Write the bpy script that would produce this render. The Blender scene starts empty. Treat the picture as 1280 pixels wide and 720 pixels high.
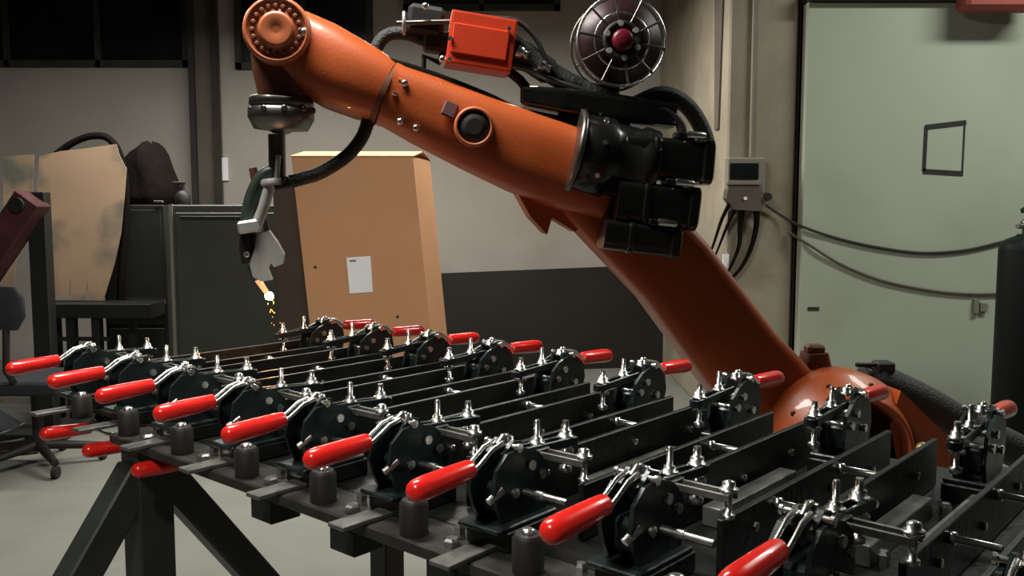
import bpy, bmesh, math, random
from mathutils import Vector, Matrix
random.seed(7)
PI = math.pi
S = bpy.context.scene
COL = S.collection

# ------------------------------------------------------------------ camera, world, lights, exposure
CAM_Z = 1.31
F_PX = 1140.0
PITCH = math.radians(5.255)
cam_d = bpy.data.cameras.new('camera')
cam_d.sensor_width = 36.0
cam_d.lens = F_PX / 1280.0 * 36.0
cam_d.clip_start = 0.02
cam = bpy.data.objects.new('camera', cam_d)
COL.objects.link(cam)
cam.location = (0, 0, CAM_Z)
cam.rotation_euler = (PI / 2 - PITCH, 0, 0)
S.camera = cam

W = bpy.data.worlds.new('world')
S.world = W
W.use_nodes = True
W.node_tree.nodes['Background'].inputs[0].default_value = (0.80, 0.86, 0.88, 1)
W.node_tree.nodes['Background'].inputs[1].default_value = 0.012


def area_light(name, loc, target, sx, sy, power, color=(1, 1, 1)):
    d = bpy.data.lights.new(name, 'AREA')
    d.shape = 'RECTANGLE'
    d.size, d.size_y, d.energy, d.color = sx, sy, power, color
    o = bpy.data.objects.new(name, d)
    COL.objects.link(o)
    o.location = loc
    o.rotation_euler = (Vector(target) - Vector(loc)).to_track_quat('-Z', 'Y').to_euler()
    return o


# ceiling lamps of the workshop, all above the frame
area_light('ceiling_lamp', (-0.85, 2.08, 3.05), (-0.85, 2.08, 0), 1.2, 0.25, 84, (1.0, 0.97, 0.90))
area_light('ceiling_lamp', (-1.0, 5.3, 2.72), (-1.0, 5.3, 0), 3.0, 0.25, 120, (1.0, 0.95, 0.87))
area_light('ceiling_lamp', (3.2, 3.5, 3.5), (3.2, 3.5, 0), 1.6, 0.4, 78, (0.95, 1.0, 0.91))

# added spot, out of view, that brightens the front clamp row
td = bpy.data.lights.new('added_spot', 'SPOT')
td.energy, td.color, td.shadow_soft_size = 105, (1.0, 0.97, 0.91), 0.06
td.spot_size, td.spot_blend = math.radians(53), 0.4
tl = bpy.data.objects.new('added_spot', td)
COL.objects.link(tl)
tl.location = (-0.75, 0.15, 2.45)
tl.rotation_euler = (Vector((-0.45, 1.28, 0.88)) - tl.location).to_track_quat('-Z', 'Y').to_euler()

S.view_settings.view_transform = 'Standard'
S.view_settings.look = 'None'
S.view_settings.exposure = 0.0
S.view_settings.gamma = 1.0


# ------------------------------------------------------------------ rays: pixel of the 1280x720 photograph -> point at a real depth
def ray(px, py):
    x = (px - 640) / F_PX
    y = (360 - py) / F_PX
    return Vector((x, math.cos(PITCH) + y * math.sin(PITCH), -math.sin(PITCH) + y * math.cos(PITCH)))


CAM = Vector((0, 0, CAM_Z))


def at(px, py, Y):
    r = ray(px, py)
    return CAM + r * (Y / r.y)


# ------------------------------------------------------------------ mesh builder
class MB:
    def __init__(s):
        s.bm = bmesh.new()

    def _add(s, verts, faces, smooth=False):
        vs = [s.bm.verts.new(v) for v in verts]
        for f in faces:
            try:
                fc = s.bm.faces.new([vs[i] for i in f])
                fc.smooth = smooth
            except ValueError:
                pass
        return s

    def box(s, c, size, rot=None, bev=0.0, seg=1):
        t = bmesh.new()
        bmesh.ops.create_cube(t, size=1.0)
        for v in t.verts:
            v.co = Vector((v.co.x * size[0], v.co.y * size[1], v.co.z * size[2]))
        if bev:
            bmesh.ops.bevel(t, geom=list(t.edges), offset=bev, segments=seg, profile=0.7, affect='EDGES')
        M = Matrix.Translation(c) @ (rot.to_4x4() if rot is not None else Matrix())
        t.verts.index_update()
        s._add([M @ v.co for v in t.verts], [[v.index for v in f.verts] for f in t.faces])
        t.free()
        return s

    def slab(s, corners, thick):
        """quad or polygon in space, extruded along vector thick"""
        n = len(corners)
        a = [Vector(c) for c in corners]
        b = [c + Vector(thick) for c in a]
        faces = [list(range(n)), list(range(2 * n - 1, n - 1, -1))]
        for i in range(n):
            j = (i + 1) % n
            faces.append([i, i + n, j + n, j][::-1])
        return s._add(a + b, faces)

    def loft(s, pts, secs, up, power=2.0, n=20, caps=True, smooth=True):
        """sections (half sideways, half along in-plane normal) swept along pts; up = sideways axis"""
        up = Vector(up).normalized()
        pts = [Vector(p) for p in pts]
        verts, faces = [], []
        for i, p in enumerate(pts):
            t = (pts[min(i + 1, len(pts) - 1)] - pts[max(i - 1, 0)]).normalized()
            w = t.cross(up).normalized()
            a, b = secs[i]
            for k in range(n):
                th = 2 * PI * (k + .5) / n
                c, q = math.cos(th), math.sin(th)
                e = 2.0 / power
                verts.append(p + up * a * math.copysign(abs(c) ** e, c) + w * b * math.copysign(abs(q) ** e, q))
        for i in range(len(pts) - 1):
            for k in range(n):
                k2 = (k + 1) % n
                faces.append([i * n + k, i * n + k2, (i + 1) * n + k2, (i + 1) * n + k])
        s._add(verts, faces, smooth)
        if caps:
            m = len(pts) - 1
            s._add(verts[:n], [list(range(n))[::-1]])
            s._add(verts[m * n:], [list(range(n))])
        return s

    def tube(s, pts, r, n=8, smooth=True, caps=True):
        pts = [Vector(p) for p in pts]
        rr = r if isinstance(r, (list, tuple)) else [r] * len(pts)
        verts, faces = [], []
        t0 = (pts[1] - pts[0]).normalized()
        a = t0.orthogonal().normalized()
        for i, p in enumerate(pts):
            t = (pts[min(i + 1, len(pts) - 1)] - pts[max(i - 1, 0)]).normalized()
            a = (a - t * a.dot(t)).normalized()
            b = t.cross(a)
            for k in range(n):
                th = 2 * PI * k / n
                verts.append(p + (a * math.cos(th) + b * math.sin(th)) * rr[i])
        for i in range(len(pts) - 1):
            for k in range(n):
                k2 = (k + 1) % n
                faces.append([i * n + k, i * n + k2, (i + 1) * n + k2, (i + 1) * n + k])
        s._add(verts, faces, smooth)
        if caps:
            m = len(pts) - 1
            s._add(verts[:n], [list(range(n))[::-1]])
            s._add(verts[m * n:], [list(range(n))])
        return s

    def lathe(s, base, axis, prof, n=20, smooth=True):
        """prof = [(distance along axis, radius)]"""
        base = Vector(base)
        axis = Vector(axis).normalized()
        a = axis.orthogonal().normalized()
        b = axis.cross(a)
        verts, faces = [], []
        for d, r in prof:
            for k in range(n):
                th = 2 * PI * k / n
                verts.append(base + axis * d + (a * math.cos(th) + b * math.sin(th)) * max(r, 1e-5))
        for i in range(len(prof) - 1):
            for k in range(n):
                k2 = (k + 1) % n
                faces.append([i * n + k, i * n + k2, (i + 1) * n + k2, (i + 1) * n + k])
        s._add(verts, faces, smooth)
        m = len(prof) - 1
        s._add(verts[:n], [list(range(n))[::-1]])
        s._add(verts[m * n:], [list(range(n))])
        return s

    def ring(s, c, axis, R, r, n=32, m=8, a0=0, a1=2 * PI):
        axis = Vector(axis).normalized()
        a = axis.orthogonal().normalized()
        b = axis.cross(a)
        pts = [Vector(c) + (a * math.cos(a0 + (a1 - a0) * i / n) + b * math.sin(a0 + (a1 - a0) * i / n)) * R for i in range(n + 1)]
        return s.tube(pts, r, m, caps=False)

    def data(s, name, mat):
        me = bpy.data.meshes.new(name)
        bmesh.ops.recalc_face_normals(s.bm, faces=list(s.bm.faces))
        s.bm.to_mesh(me)
        s.bm.free()
        me.materials.append(mat)
        return me

    def build(s, name, mat, parent=None):
        """vertices are given in world space; a child is stored relative to its (unrotated) root"""
        if parent is not None:
            r = parent
            off = Vector((0, 0, 0))
            while r is not None:
                off += r.location
                r = r.parent
            for v in s.bm.verts:
                v.co -= off
        o = bpy.data.objects.new(name, s.data(name, mat))
        COL.objects.link(o)
        if parent is not None:
            o.parent = parent
        return o

    def build_at_base(s, name, mat):
        """a one-mesh thing: its origin goes to the middle of its base"""
        lo = [min(v.co[i] for v in s.bm.verts) for i in range(3)]
        hi = [max(v.co[i] for v in s.bm.verts) for i in range(3)]
        off = Vector(((lo[0] + hi[0]) / 2, (lo[1] + hi[1]) / 2, lo[2]))
        for v in s.bm.verts:
            v.co -= off
        o = bpy.data.objects.new(name, s.data(name, mat))
        o.location = off
        COL.objects.link(o)
        return o


def smooth_path(ctrl, sub=6):
    """Catmull-Rom through the control points"""
    P = [Vector(p) for p in ctrl]
    P = [P[0] * 2 - P[1]] + P + [P[-1] * 2 - P[-2]]
    out = []
    for i in range(1, len(P) - 2):
        for k in range(sub):
            t = k / sub
            a, b, c, d = P[i - 1], P[i], P[i + 1], P[i + 2]
            out.append(0.5 * ((2 * b) + (c - a) * t + (2 * a - 5 * b + 4 * c - d) * t * t + (3 * b - a - 3 * c + d) * t ** 3))
    out.append(P[-2])
    return out


def tag(o, label=None, cat=None, group=None, kind=None):
    if label: o['label'] = label
    if cat: o['category'] = cat
    if group: o['group'] = group
    if kind: o['kind'] = kind
    return o


def empty(name, loc, label, cat, group=None):
    o = bpy.data.objects.new(name, None)
    COL.objects.link(o)
    o.location = loc
    o.empty_display_size = 0.1
    return tag(o, label, cat, group)


def inst(name, me, parent=None, loc=(0, 0, 0), rot=(0, 0, 0)):
    o = bpy.data.objects.new(name, me)
    COL.objects.link(o)
    o.location = loc
    o.rotation_euler = rot
    if parent is not None:
        o.parent = parent
    return o


def struct(o):
    o['kind'] = 'structure'
    return o


# ------------------------------------------------------------------ materials
def mat(name, col, rough=0.5, metal=0.0, var=0.15, scale=8.0, bump=0.0, bscale=60.0, rvar=0.1, coat=0.0, spec=0.5,
        stain=None, stain_scale=1.5, stain_lo=0.5, stain_hi=0.7, emit=None, alpha=None):
    m = bpy.data.materials.new(name)
    m.use_nodes = True
    nt = m.node_tree
    N, L = nt.nodes, nt.links
    b = N['Principled BSDF']
    b.inputs['Metallic'].default_value = metal
    b.inputs['Coat Weight'].default_value = coat
    b.inputs['Specular IOR Level'].default_value = spec
    tc = N.new('ShaderNodeTexCoord')
    nz = N.new('ShaderNodeTexNoise')
    nz.inputs['Scale'].default_value = scale
    nz.inputs['Detail'].default_value = 6
    L.new(tc.outputs['Object'], nz.inputs['Vector'])
    cr = N.new('ShaderNodeValToRGB')
    cr.color_ramp.elements[0].position = 0.3
    cr.color_ramp.elements[1].position = 0.7
    cr.color_ramp.elements[0].color = (*[c * (1 - var) for c in col], 1)
    cr.color_ramp.elements[1].color = (*[min(1, c * (1 + var)) for c in col], 1)
    L.new(nz.outputs['Fac'], cr.inputs['Fac'])
    out = cr.outputs['Color']
    if stain:
        n2 = N.new('ShaderNodeTexNoise')
        n2.inputs['Scale'].default_value = stain_scale
        n2.inputs['Detail'].default_value = 5
        L.new(tc.outputs['Object'], n2.inputs['Vector'])
        r2 = N.new('ShaderNodeMapRange')
        r2.inputs['From Min'].default_value = stain_lo
        r2.inputs['From Max'].default_value = stain_hi
        L.new(n2.outputs['Fac'], r2.inputs['Value'])
        mx = N.new('ShaderNodeMix')
        mx.data_type = 'RGBA'
        L.new(r2.outputs['Result'], mx.inputs['Factor'])
        L.new(out, mx.inputs['A'])
        mx.inputs['B'].default_value = (*stain, 1)
        out = mx.outputs['Result']
    L.new(out, b.inputs['Base Color'])
    rr = N.new('ShaderNodeMapRange')
    rr.inputs['To Min'].default_value = max(0.02, rough - rvar)
    rr.inputs['To Max'].default_value = min(1, rough + rvar)
    L.new(nz.outputs['Fac'], rr.inputs['Value'])
    L.new(rr.outputs['Result'], b.inputs['Roughness'])
    if bump:
        n3 = N.new('ShaderNodeTexNoise')
        n3.inputs['Scale'].default_value = bscale
        n3.inputs['Detail'].default_value = 4
        L.new(tc.outputs['Object'], n3.inputs['Vector'])
        bp = N.new('ShaderNodeBump')
        bp.inputs['Strength'].default_value = bump
        bp.inputs['Distance'].default_value = 0.01
        L.new(n3.outputs['Fac'], bp.inputs['Height'])
        L.new(bp.outputs['Normal'], b.inputs['Normal'])
    if emit:
        b.inputs['Emission Color'].default_value = (*emit[:3], 1)
        b.inputs['Emission Strength'].default_value = emit[3]
    if alpha is not None:
        b.inputs['Alpha'].default_value = alpha
    return m


M = dict(
    wall=mat('plaster_wall', (0.40, 0.375, 0.335), 0.9, var=0.06, scale=2, bump=0.2, bscale=18, stain=(0.33, 0.30, 0.26), stain_scale=0.9),
    hall_dark=mat('dark_hall_wall', (0.09, 0.088, 0.08), 0.9, var=0.1, scale=2),
    wall_door=mat('painted_door_leaf', (0.40, 0.43, 0.345), 0.75, var=0.05, scale=1.4, bump=0.1, bscale=10, stain=(0.32, 0.34, 0.27), stain_scale=1.2, stain_lo=.55, stain_hi=.8),
    pillar=mat('bare_concrete', (0.30, 0.265, 0.20), 0.9, var=0.15, scale=3, bump=0.4, bscale=25, stain=(0.22, 0.18, 0.12), stain_scale=1.6),
    dark_pillar=mat('grimy_pillar', (0.11, 0.095, 0.075), 0.9, var=0.2, scale=4, bump=0.3),
    shade_and_glass=mat('dark_glass_and_shade', (0.008, 0.010, 0.011), 0.25, var=0.3, scale=2),
    frame_dark=mat('shade_panel_frame', (0.035, 0.036, 0.03), 0.7, var=0.2),
    floor=mat('concrete_floor', (0.195, 0.20, 0.172), 0.75, var=0.08, scale=3, bump=0.15, bscale=40, stain=(0.155, 0.155, 0.135), stain_scale=2.0, stain_lo=.55, stain_hi=.8),
    ceiling=mat('dark_ceiling', (0.05, 0.05, 0.05), 0.9),
    trim=mat('dark_trim', (0.03, 0.026, 0.02), 0.8, var=0.3),
    steel=mat('blackened_steel', (0.015, 0.016, 0.0145), 0.42, 0.35, var=0.4, scale=14, bump=0.12, bscale=90, rvar=0.12),
    beam=mat('worn_beam_steel', (0.032, 0.031, 0.026), 0.45, 0.3, var=0.35, scale=18, bump=0.1),
    steel_raw=mat('scuffed_flat_bar', (0.17, 0.17, 0.155), 0.42, 0.6, var=0.4, scale=20, bump=0.1),
    leg=mat('dark_painted_tube', (0.018, 0.022, 0.018), 0.5, 0.0, var=0.3, scale=10),
    cast=mat('dark_green_black_casting', (0.013, 0.022, 0.021), 0.33, 0.2, var=0.3, scale=30, bump=0.1),
    chrome=mat('zinc_plated_steel', (0.82, 0.82, 0.78), 0.27, 1.0, var=0.1, scale=40, rvar=0.08),
    red=mat('red_vinyl_grip', (0.74, 0.018, 0.013), 0.24, 0, var=0.1, scale=20, coat=0.3, rvar=0.05),
    orange=mat('robot_orange_paint', (0.46, 0.088, 0.018), 0.42, 0, var=0.08, scale=6, coat=0.15, bump=0.05, bscale=120),
    orange_light=mat('orange_cap_paint', (0.52, 0.145, 0.06), 0.4, 0, var=0.08, scale=8, coat=0.1),
    orange_dark=mat('rust_brown_casting', (0.16, 0.05, 0.02), 0.6, 0, var=0.25, scale=12),
    box_red=mat('vermilion_box', (0.70, 0.055, 0.014), 0.45, 0, var=0.06, scale=8),
    black=mat('black_motor_paint', (0.008, 0.008, 0.008), 0.22, 0, var=0.2, scale=12, coat=0.2, rvar=0.08),
    black_matt=mat('black_rubber', (0.012, 0.011, 0.010), 0.6, 0, var=0.3, scale=10),
    loom=mat('dark_corrugated_loom', (0.018, 0.02, 0.019), 0.55, 0, var=0.2, scale=10, bump=0.5, bscale=200),
    flange=mat('dull_flange_metal', (0.18, 0.17, 0.15), 0.32, 0.9, var=0.2, scale=16),
    light_metal=mat('pale_aluminium', (0.62, 0.62, 0.58), 0.4, 0.5, var=0.12, scale=25),
    torch_green=mat('dark_green_tube', (0.03, 0.045, 0.035), 0.4, 0, var=0.2),
    spool_wire=mat('dark_wound_wire', (0.030, 0.010, 0.012), 0.4, 0.2, var=0.3, scale=40),
    spool_red=mat('crimson_hub', (0.16, 0.006, 0.02), 0.4, 0, var=0.15),
    card=mat('brown_cardboard', (0.57, 0.295, 0.15), 0.85, 0, var=0.05, scale=3, bump=0.05, stain=(0.50, 0.255, 0.13), stain_scale=1.4),
    card_side=mat('cardboard_side', (0.40, 0.19, 0.08), 0.85, 0, var=0.05, scale=3),
    card_old=mat('stained_cardboard', (0.37, 0.255, 0.165), 0.9, 0, var=0.08, scale=4, stain=(0.13, 0.125, 0.10), stain_scale=2.3, stain_lo=0.5, stain_hi=0.62),
    paper=mat('white_paper', (0.92, 0.92, 0.94), 0.7, 0, var=0.03),
    ink=mat('grey_print', (0.25, 0.25, 0.27), 0.7, 0, var=0.1),
    board=mat('dark_brown_board', (0.065, 0.048, 0.036), 0.8, 0, var=0.15, scale=5),
    cab=mat('grey_green_cabinet_paint', (0.048, 0.050, 0.042), 0.5, 0, var=0.08, scale=3),
    cab_dark=mat('dark_cabinet_paint', (0.011, 0.012, 0.010), 0.5, 0, var=0.15, scale=4),
    panel=mat('dark_steel_sheet', (0.011, 0.010, 0.0075), 0.6, 0.0, var=0.2, scale=2),
    maroon=mat('maroon_paint', (0.06, 0.016, 0.018), 0.55, 0, var=0.3, scale=8),
    cloth=mat('dark_brown_cloth', (0.008, 0.0055, 0.0045), 0.95, 0, var=0.3, scale=12, bump=0.5, bscale=25, spec=0.1),
    chair=mat('dark_chair_fabric', (0.014, 0.016, 0.02), 0.85, 0, var=0.3, scale=20),
    cyl=mat('black_gas_cylinder_paint', (0.004, 0.006, 0.006), 0.55, 0, var=0.2, scale=6, spec=0.2),
    box_brown=mat('brown_grey_box', (0.10, 0.075, 0.055), 0.6, 0, var=0.15, scale=8),
    box_grey=mat('grey_box_paint', (0.20, 0.185, 0.15), 0.6, 0, var=0.1, scale=8),
    tape=mat('black_tape', (0.02, 0.02, 0.016), 0.7, 0, var=0.3, scale=40),
    red_faded=mat('faded_red_paint', (0.30, 0.06, 0.045), 0.7, 0, var=0.15),
    brass=mat('dull_brass', (0.35, 0.27, 0.12), 0.4, 0.6, var=0.2),
    spark=mat('burning_arc', (1, 0.8, 0.5), 0.5, emit=(1.0, 0.62, 0.30, 45)),
    haze_speck=mat('glowing_haze_speck', (1, 0.4, 0.1), 0.5, emit=(1.0, 0.20, 0.03, 0.7)),
    hot=mat('hot_copper_nozzle', (0.75, 0.42, 0.26), 0.3, 0.8, emit=(1.0, 0.45, 0.22, 0.9)),
)

# ------------------------------------------------------------------ setting
WY = 7.6            # depth of the back wall
PY = 5.2            # front of the concrete pillar
DY = 5.12           # face of the pale door leaf


def bx(mb, x0, x1, y0, y1, z0, z1, bev=0.0):
    return mb.box(((x0 + x1) / 2, (y0 + y1) / 2, (z0 + z1) / 2), (abs(x1 - x0), abs(y1 - y0), abs(z1 - z0)), bev=bev)


ROOM_X0, ROOM_X1, ROOM_Y0, ROOM_H = -6.2, 6.2, -2.5, 5.0
struct(bx(MB(), ROOM_X0 - .2, ROOM_X1 + .2, ROOM_Y0 - .2, WY + .2, -.15, 0).build('floor', M['floor']))
struct(bx(MB(), ROOM_X0 - .2, ROOM_X1 + .2, ROOM_Y0 - .2, WY + .2, ROOM_H, ROOM_H + .15).build('ceiling', M['ceiling']))
struct(bx(MB(), ROOM_X0 - .2, ROOM_X1 + .2, WY, WY + .2, 0, ROOM_H).build('wall_back', M['wall']))
struct(bx(MB(), ROOM_X0 - .2, ROOM_X0, ROOM_Y0, WY, 0, ROOM_H).build('wall_left', M['hall_dark']))
struct(bx(MB(), ROOM_X1, ROOM_X1 + .2, ROOM_Y0, WY, 0, ROOM_H).build('wall_right', M['hall_dark']))
struct(bx(MB(), ROOM_X0 - .2, ROOM_X1 + .2, ROOM_Y0 - .2, ROOM_Y0, 0, ROOM_H).build('wall_front', M['hall_dark']))


def px_box(mb, px0, py0, px1, py1, Y, depth, bev=0.0):
    """upright box whose front face fills that region of the photograph at depth Y"""
    a, b = at(px0, py0, Y), at(px1, py1, Y)
    return bx(mb, a.x, b.x, Y, Y + depth, b.z, a.z, bev)


# concrete pillar with the electrics, its dark joint and the big pale door leaf right of it
pL, pR = at(908, 250, PY).x, at(992, 250, PY).x
struct(bx(MB(), pL, pR, PY, WY, 0, ROOM_H, .01).build('trim_1', M['pillar']))
jR = at(1003, 250, DY).x
struct(bx(MB(), pR, jR, PY + .03, WY, 0, ROOM_H).build('trim_2', M['trim']))
dz = at(1100, 2, DY).z
door = struct(bx(MB(), jR, ROOM_X1, DY, DY + .08, 0, dz, .006).build('door_1', M['wall_door']))
struct(bx(MB(), jR, ROOM_X1, DY - .05, DY + .3, dz, dz + .07).build('trim_3', M['trim']))
struct(bx(MB(), jR, ROOM_X1, DY + .08, DY + .3, dz + .07, ROOM_H).build('wall_right_upper', M['wall']))
# dark pillar on the left
a, b = at(243, 200, 7.5), at(274, 200, 7.5)
struct(bx(MB(), a.x, b.x, 7.5, WY, 0, ROOM_H, .01).build('trim_4', M['dark_pillar']))
struct(bx(MB(), b.x - .03, b.x + .012, 7.46, 7.51, 0, ROOM_H).build('trim_5', M['trim']))
struct(bx(MB(), a.x - .015, a.x + .03, 7.46, 7.51, 0, ROOM_H).build('trim_6', M['trim']))
# dark tapering strap on the wall left of the pillar
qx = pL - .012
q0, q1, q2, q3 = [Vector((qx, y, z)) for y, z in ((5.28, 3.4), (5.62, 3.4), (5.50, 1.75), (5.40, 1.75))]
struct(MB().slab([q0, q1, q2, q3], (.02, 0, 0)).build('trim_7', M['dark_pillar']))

# dark framed panels put in for the shade high on the back wall
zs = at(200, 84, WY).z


def window(n, x0, x1, z0, z1, bars):  # dark framed panel standing in for shade on the wall
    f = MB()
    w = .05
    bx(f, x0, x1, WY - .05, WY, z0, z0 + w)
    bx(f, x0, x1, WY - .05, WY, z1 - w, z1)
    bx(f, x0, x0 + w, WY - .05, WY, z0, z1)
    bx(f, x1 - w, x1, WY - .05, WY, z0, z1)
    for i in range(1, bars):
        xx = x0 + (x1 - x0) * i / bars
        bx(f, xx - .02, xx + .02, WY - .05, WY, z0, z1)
    o = struct(f.build('shade_panel_%d' % n, M['frame_dark']))
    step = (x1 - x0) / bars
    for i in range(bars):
        bx(MB(), x0 + i * step + .015, x0 + (i + 1) * step - .015, WY - .02, WY - .008, z0 + .03, z1 - .03).build('pane', M['shade_and_glass'], o)


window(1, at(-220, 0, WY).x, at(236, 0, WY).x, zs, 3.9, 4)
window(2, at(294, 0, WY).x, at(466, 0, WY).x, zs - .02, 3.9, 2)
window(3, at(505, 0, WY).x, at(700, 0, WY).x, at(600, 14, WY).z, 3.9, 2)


# ------------------------------------------------------------------ the fixture table (frame q along the rails, s along the row)
YAW = 0.8516
U2 = Vector((math.cos(YAW), math.sin(YAW), 0))
U1 = Vector((-math.sin(YAW), math.cos(YAW), 0))
RZ = Matrix.Rotation(YAW, 3, 'Z')
TIP_Z = 0.95
S7, SP, QN, QF = 0.609, 0.216, 0.750, 1.782


def T(q, s, z):
    return U2 * q + U1 * s + Vector((0, 0, z))


def s_of(k):
    return S7 + (7 - k) * SP


def tb(mb, q0, q1, s0, s1, z0, z1, bev=0.0):
    """box in table directions"""
    return mb.box(T((q0 + q1) / 2, (s0 + s1) / 2, (z0 + z1) / 2), (abs(q1 - q0), abs(s1 - s0), abs(z1 - z0)), RZ, bev)


QM = (QN + QF) / 2
fx = empty('welding_fixture', T(QM, 1.0, 0), 'long blackened steel welding fixture table with rows of cross rails on braced legs', 'welding table')
S_END, S_START = 1.845, -0.25
BZ = TIP_Z - .112
tb(MB(), .842, .93, S_START, S_END, BZ - .020, BZ, .003).build('front_beam', M['beam'], fx)
tb(MB(), QF - .12, QF - .06, S_START, 2.2, BZ - .03, BZ, .002).build('rear_beam', M['steel'], fx)
tb(MB(), 1.08, 1.14, S_START, 2.22, BZ - .05, BZ - .010, .002).build('inner_beam', M['steel'], fx)
tb(MB(), .93, QF - .12, S_START, 2.2, BZ - .010, BZ).build('base_plate', M['steel'], fx)
bolt_me = None


def bolt_mesh(name, r, h, stem, stem_r, material):
    b = MB()
    b.lathe((0, 0, 0), (0, 0, 1), [(0, r), (h * .75, r), (h, r * .7)], 6, smooth=False)
    if stem:
        b.lathe((0, 0, -stem), (0, 0, 1), [(0, stem_r), (stem, stem_r)], 8)
    return b.data(name, material)


hex_big = bolt_mesh('bolt', .013, .012, .01, .008, M['chrome'])
hex_mid = bolt_mesh('bolt', .009, .020, .0, .0, M['chrome'])
hex_small = bolt_mesh('bolt', .0065, .006, .0, .0, M['chrome'])
rod_me = MB().lathe((0, 0, 0), (1, 0, 0), [(0, .0075), (.004, .0085), (.009, .0085), (.0095, .005), (.060, .005)], 10).data('tie_bolt', M['chrome'])
pad_me = MB().box((0, 0, 0), (.26, .030, .030), bev=.0015).data('flat_bar', M['steel_raw'])
block_me = MB().box((0, 0, 0), (.06, .06, .04), bev=.002).data('clamp_block', M['steel'])


def tpart(name, me, q, s, z, extra=None):
    o = inst(name, me, fx)
    o.location = T(q, s, z) - fx.location
    o.rotation_euler = (0, 0, YAW) if extra is None else (RZ @ extra).to_euler()
    return o


RQ0, RQ1 = 1.00, 1.60
rail_me = MB().box((0, 0, 0), (RQ1 - RQ0, .009, .080), bev=.0012).data('rail', M['steel'])
RAIL_TOP = TIP_Z - .03
X_TO_S = Matrix.Rotation(-PI / 2, 3, 'Z')        # mesh +x -> table -s
for k in range(0, 11):
    s = s_of(k)
    for ds in (.060, -.078):
        r = tpart('rail', rail_me, (RQ0 + RQ1) / 2 + random.uniform(-.008, .008), s + ds, RAIL_TOP - .04)
        # screw heads on the face turned to the camera
        for dq in (-.20, .02, .21):
            h = inst('screw', hex_small, r, (dq + random.uniform(-.02, .02), -.0045, random.uniform(-.012, .014)), (PI / 2, 0, 0))
    # tie bolts across the gap to the next pair
    for q in (1.16 + random.uniform(-.02, .02), 1.37 + random.uniform(-.02, .02)):
        tpart('tie_bolt', rod_me, q, s - .078 - .0045, RAIL_TOP - .014, X_TO_S)
    tpart('flat_bar', pad_me, 1.36, s - .040, BZ + .015)
    tpart('flat_bar', pad_me, 1.30, s + .028, BZ + .015)
    for q, dsx in ((1.20, .004), (1.46, .0), (1.52, -.058)):
        tpart('bolt', hex_mid, q + random.uniform(-.02, .02), s + dsx, BZ)
    if k > 1:
        tpart('bolt', hex_big, .868, s + .046, BZ)
        tpart('bolt', hex_mid, .90, s + .062, BZ)
    if k > 3:
        tpart('clamp_block', block_me, .875, s + .045, BZ - .040)

# end trestle: post and two braces under the left end of the front beam
LT = T(.90, 1.735, 0)


def square_bar(mb, p0, p1, w, up):
    p0, p1, up = Vector(p0), Vector(p1), Vector(up).normalized()
    t = (p1 - p0).normalized()
    sd = t.cross(up).normalized()
    u = sd.cross(t).normalized()
    R = Matrix((t, sd, u)).transposed()
    return mb.box((p0 + p1) / 2, ((p1 - p0).length, w, w), R, bev=.004)


for name, s_leg in (('post', 1.802), ('post', -0.12)):
    base = T(.90, s_leg, 0)
    tb(MB(), .862, .938, s_leg - .038, s_leg + .038, 0.012, BZ - .022, .004).build(name, M['leg'], fx)
    tb(MB(), .82, .98, s_leg - .08, s_leg + .08, 0, .012, .002).build('foot_plate', M['leg'], fx)
    for sg in (-1, 1):
        dq = .56 if sg > 0 else .53
        m = MB()
        square_bar(m, T(.90 + sg * .02, s_leg + .002 * sg, BZ - .075), T(.90 + sg * dq, s_leg + .002 * sg, .035), .066, U1)
        m.build('brace', M['leg'], fx)
# rear trestle posts, hidden behind the rails
for s_leg in (1.9, -0.12):
    tb(MB(), QF - .18, QF - .11, s_leg - .035, s_leg + .035, 0, BZ - .03, .004).build('post', M['leg'], fx)
tb(MB(), 1.10, QF - .15, 2.02, 2.10, BZ - .10, BZ - .03, .004).build('end_beam', M['steel'], fx)

# ------------------------------------------------------------------ toggle clamps (local: +x inward, tip of the grip at the origin)
g = {}
m = MB()
m.lathe((0, 0, 0), (1, 0, .06), [(0, .003), (.002, .009), (.007, .0135), (.014, .0155), (.03, .016), (.075, .0148), (.108, .0135), (.112, .0125)], 18)
g['grip'] = m.data('grip', M['red'])
m = MB()
for sy in (-.0085, .0085):
    m.tube([(.110, sy, .005), (.124, sy, .012), (.148, sy, .027), (.170, sy, .032)], [.0036] * 4, 8)
g['handle_bar'] = m.data('handle_bar', M['chrome'])
m = MB()   # cast side plates, lever and spacer
for sy in (-.022, .022):
    m.slab([(.150, sy - .003, -.075), (.245, sy - .003, -.075), (.255, sy - .003, -.045), (.246, sy - .003, -.004), (.222, sy - .003, .014), (.192, sy - .003, .024), (.160, sy - .003, .020), (.138, sy - .003, .002), (.132, sy - .003, -.03), (.140, sy - .003, -.055)], (0, .006, 0))
m.box((.197, 0, -.045), (.085, .040, .045), bev=.006)
for sy in (-.0145, .0145):
    m.slab([(.162, sy - .003, .018), (.182, sy - .003, .034), (.200, sy - .003, .030), (.214, sy - .003, -.012), (.196, sy - .003, -.020)], (0, .006, 0))
m.box((.19, 0, -.079), (.13, .075, .008), bev=.002)
g['body'] = m.data('body', M['cast'])
m = MB()   # U shaped double bar
for sy in (-.0095, .0095):
    m.box((.276, sy, .005), (.125, .005, .014), Matrix.Rotation(.06, 3, 'Y'), bev=.0012)
m.lathe((.338, 0, -.006), (0, 0, 1), [(0, .0115), (.012, .0115)], 12)
g['hold_down_bar'] = m.data('hold_down_bar', M['cast'])
m = MB()   # spindle with nuts and flanged washers
m.lathe((.325, 0, -.045), (0, 0, 1), [(0, .009), (.008, .010), (.010, .0045), (.060, .0045)], 10)
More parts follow.
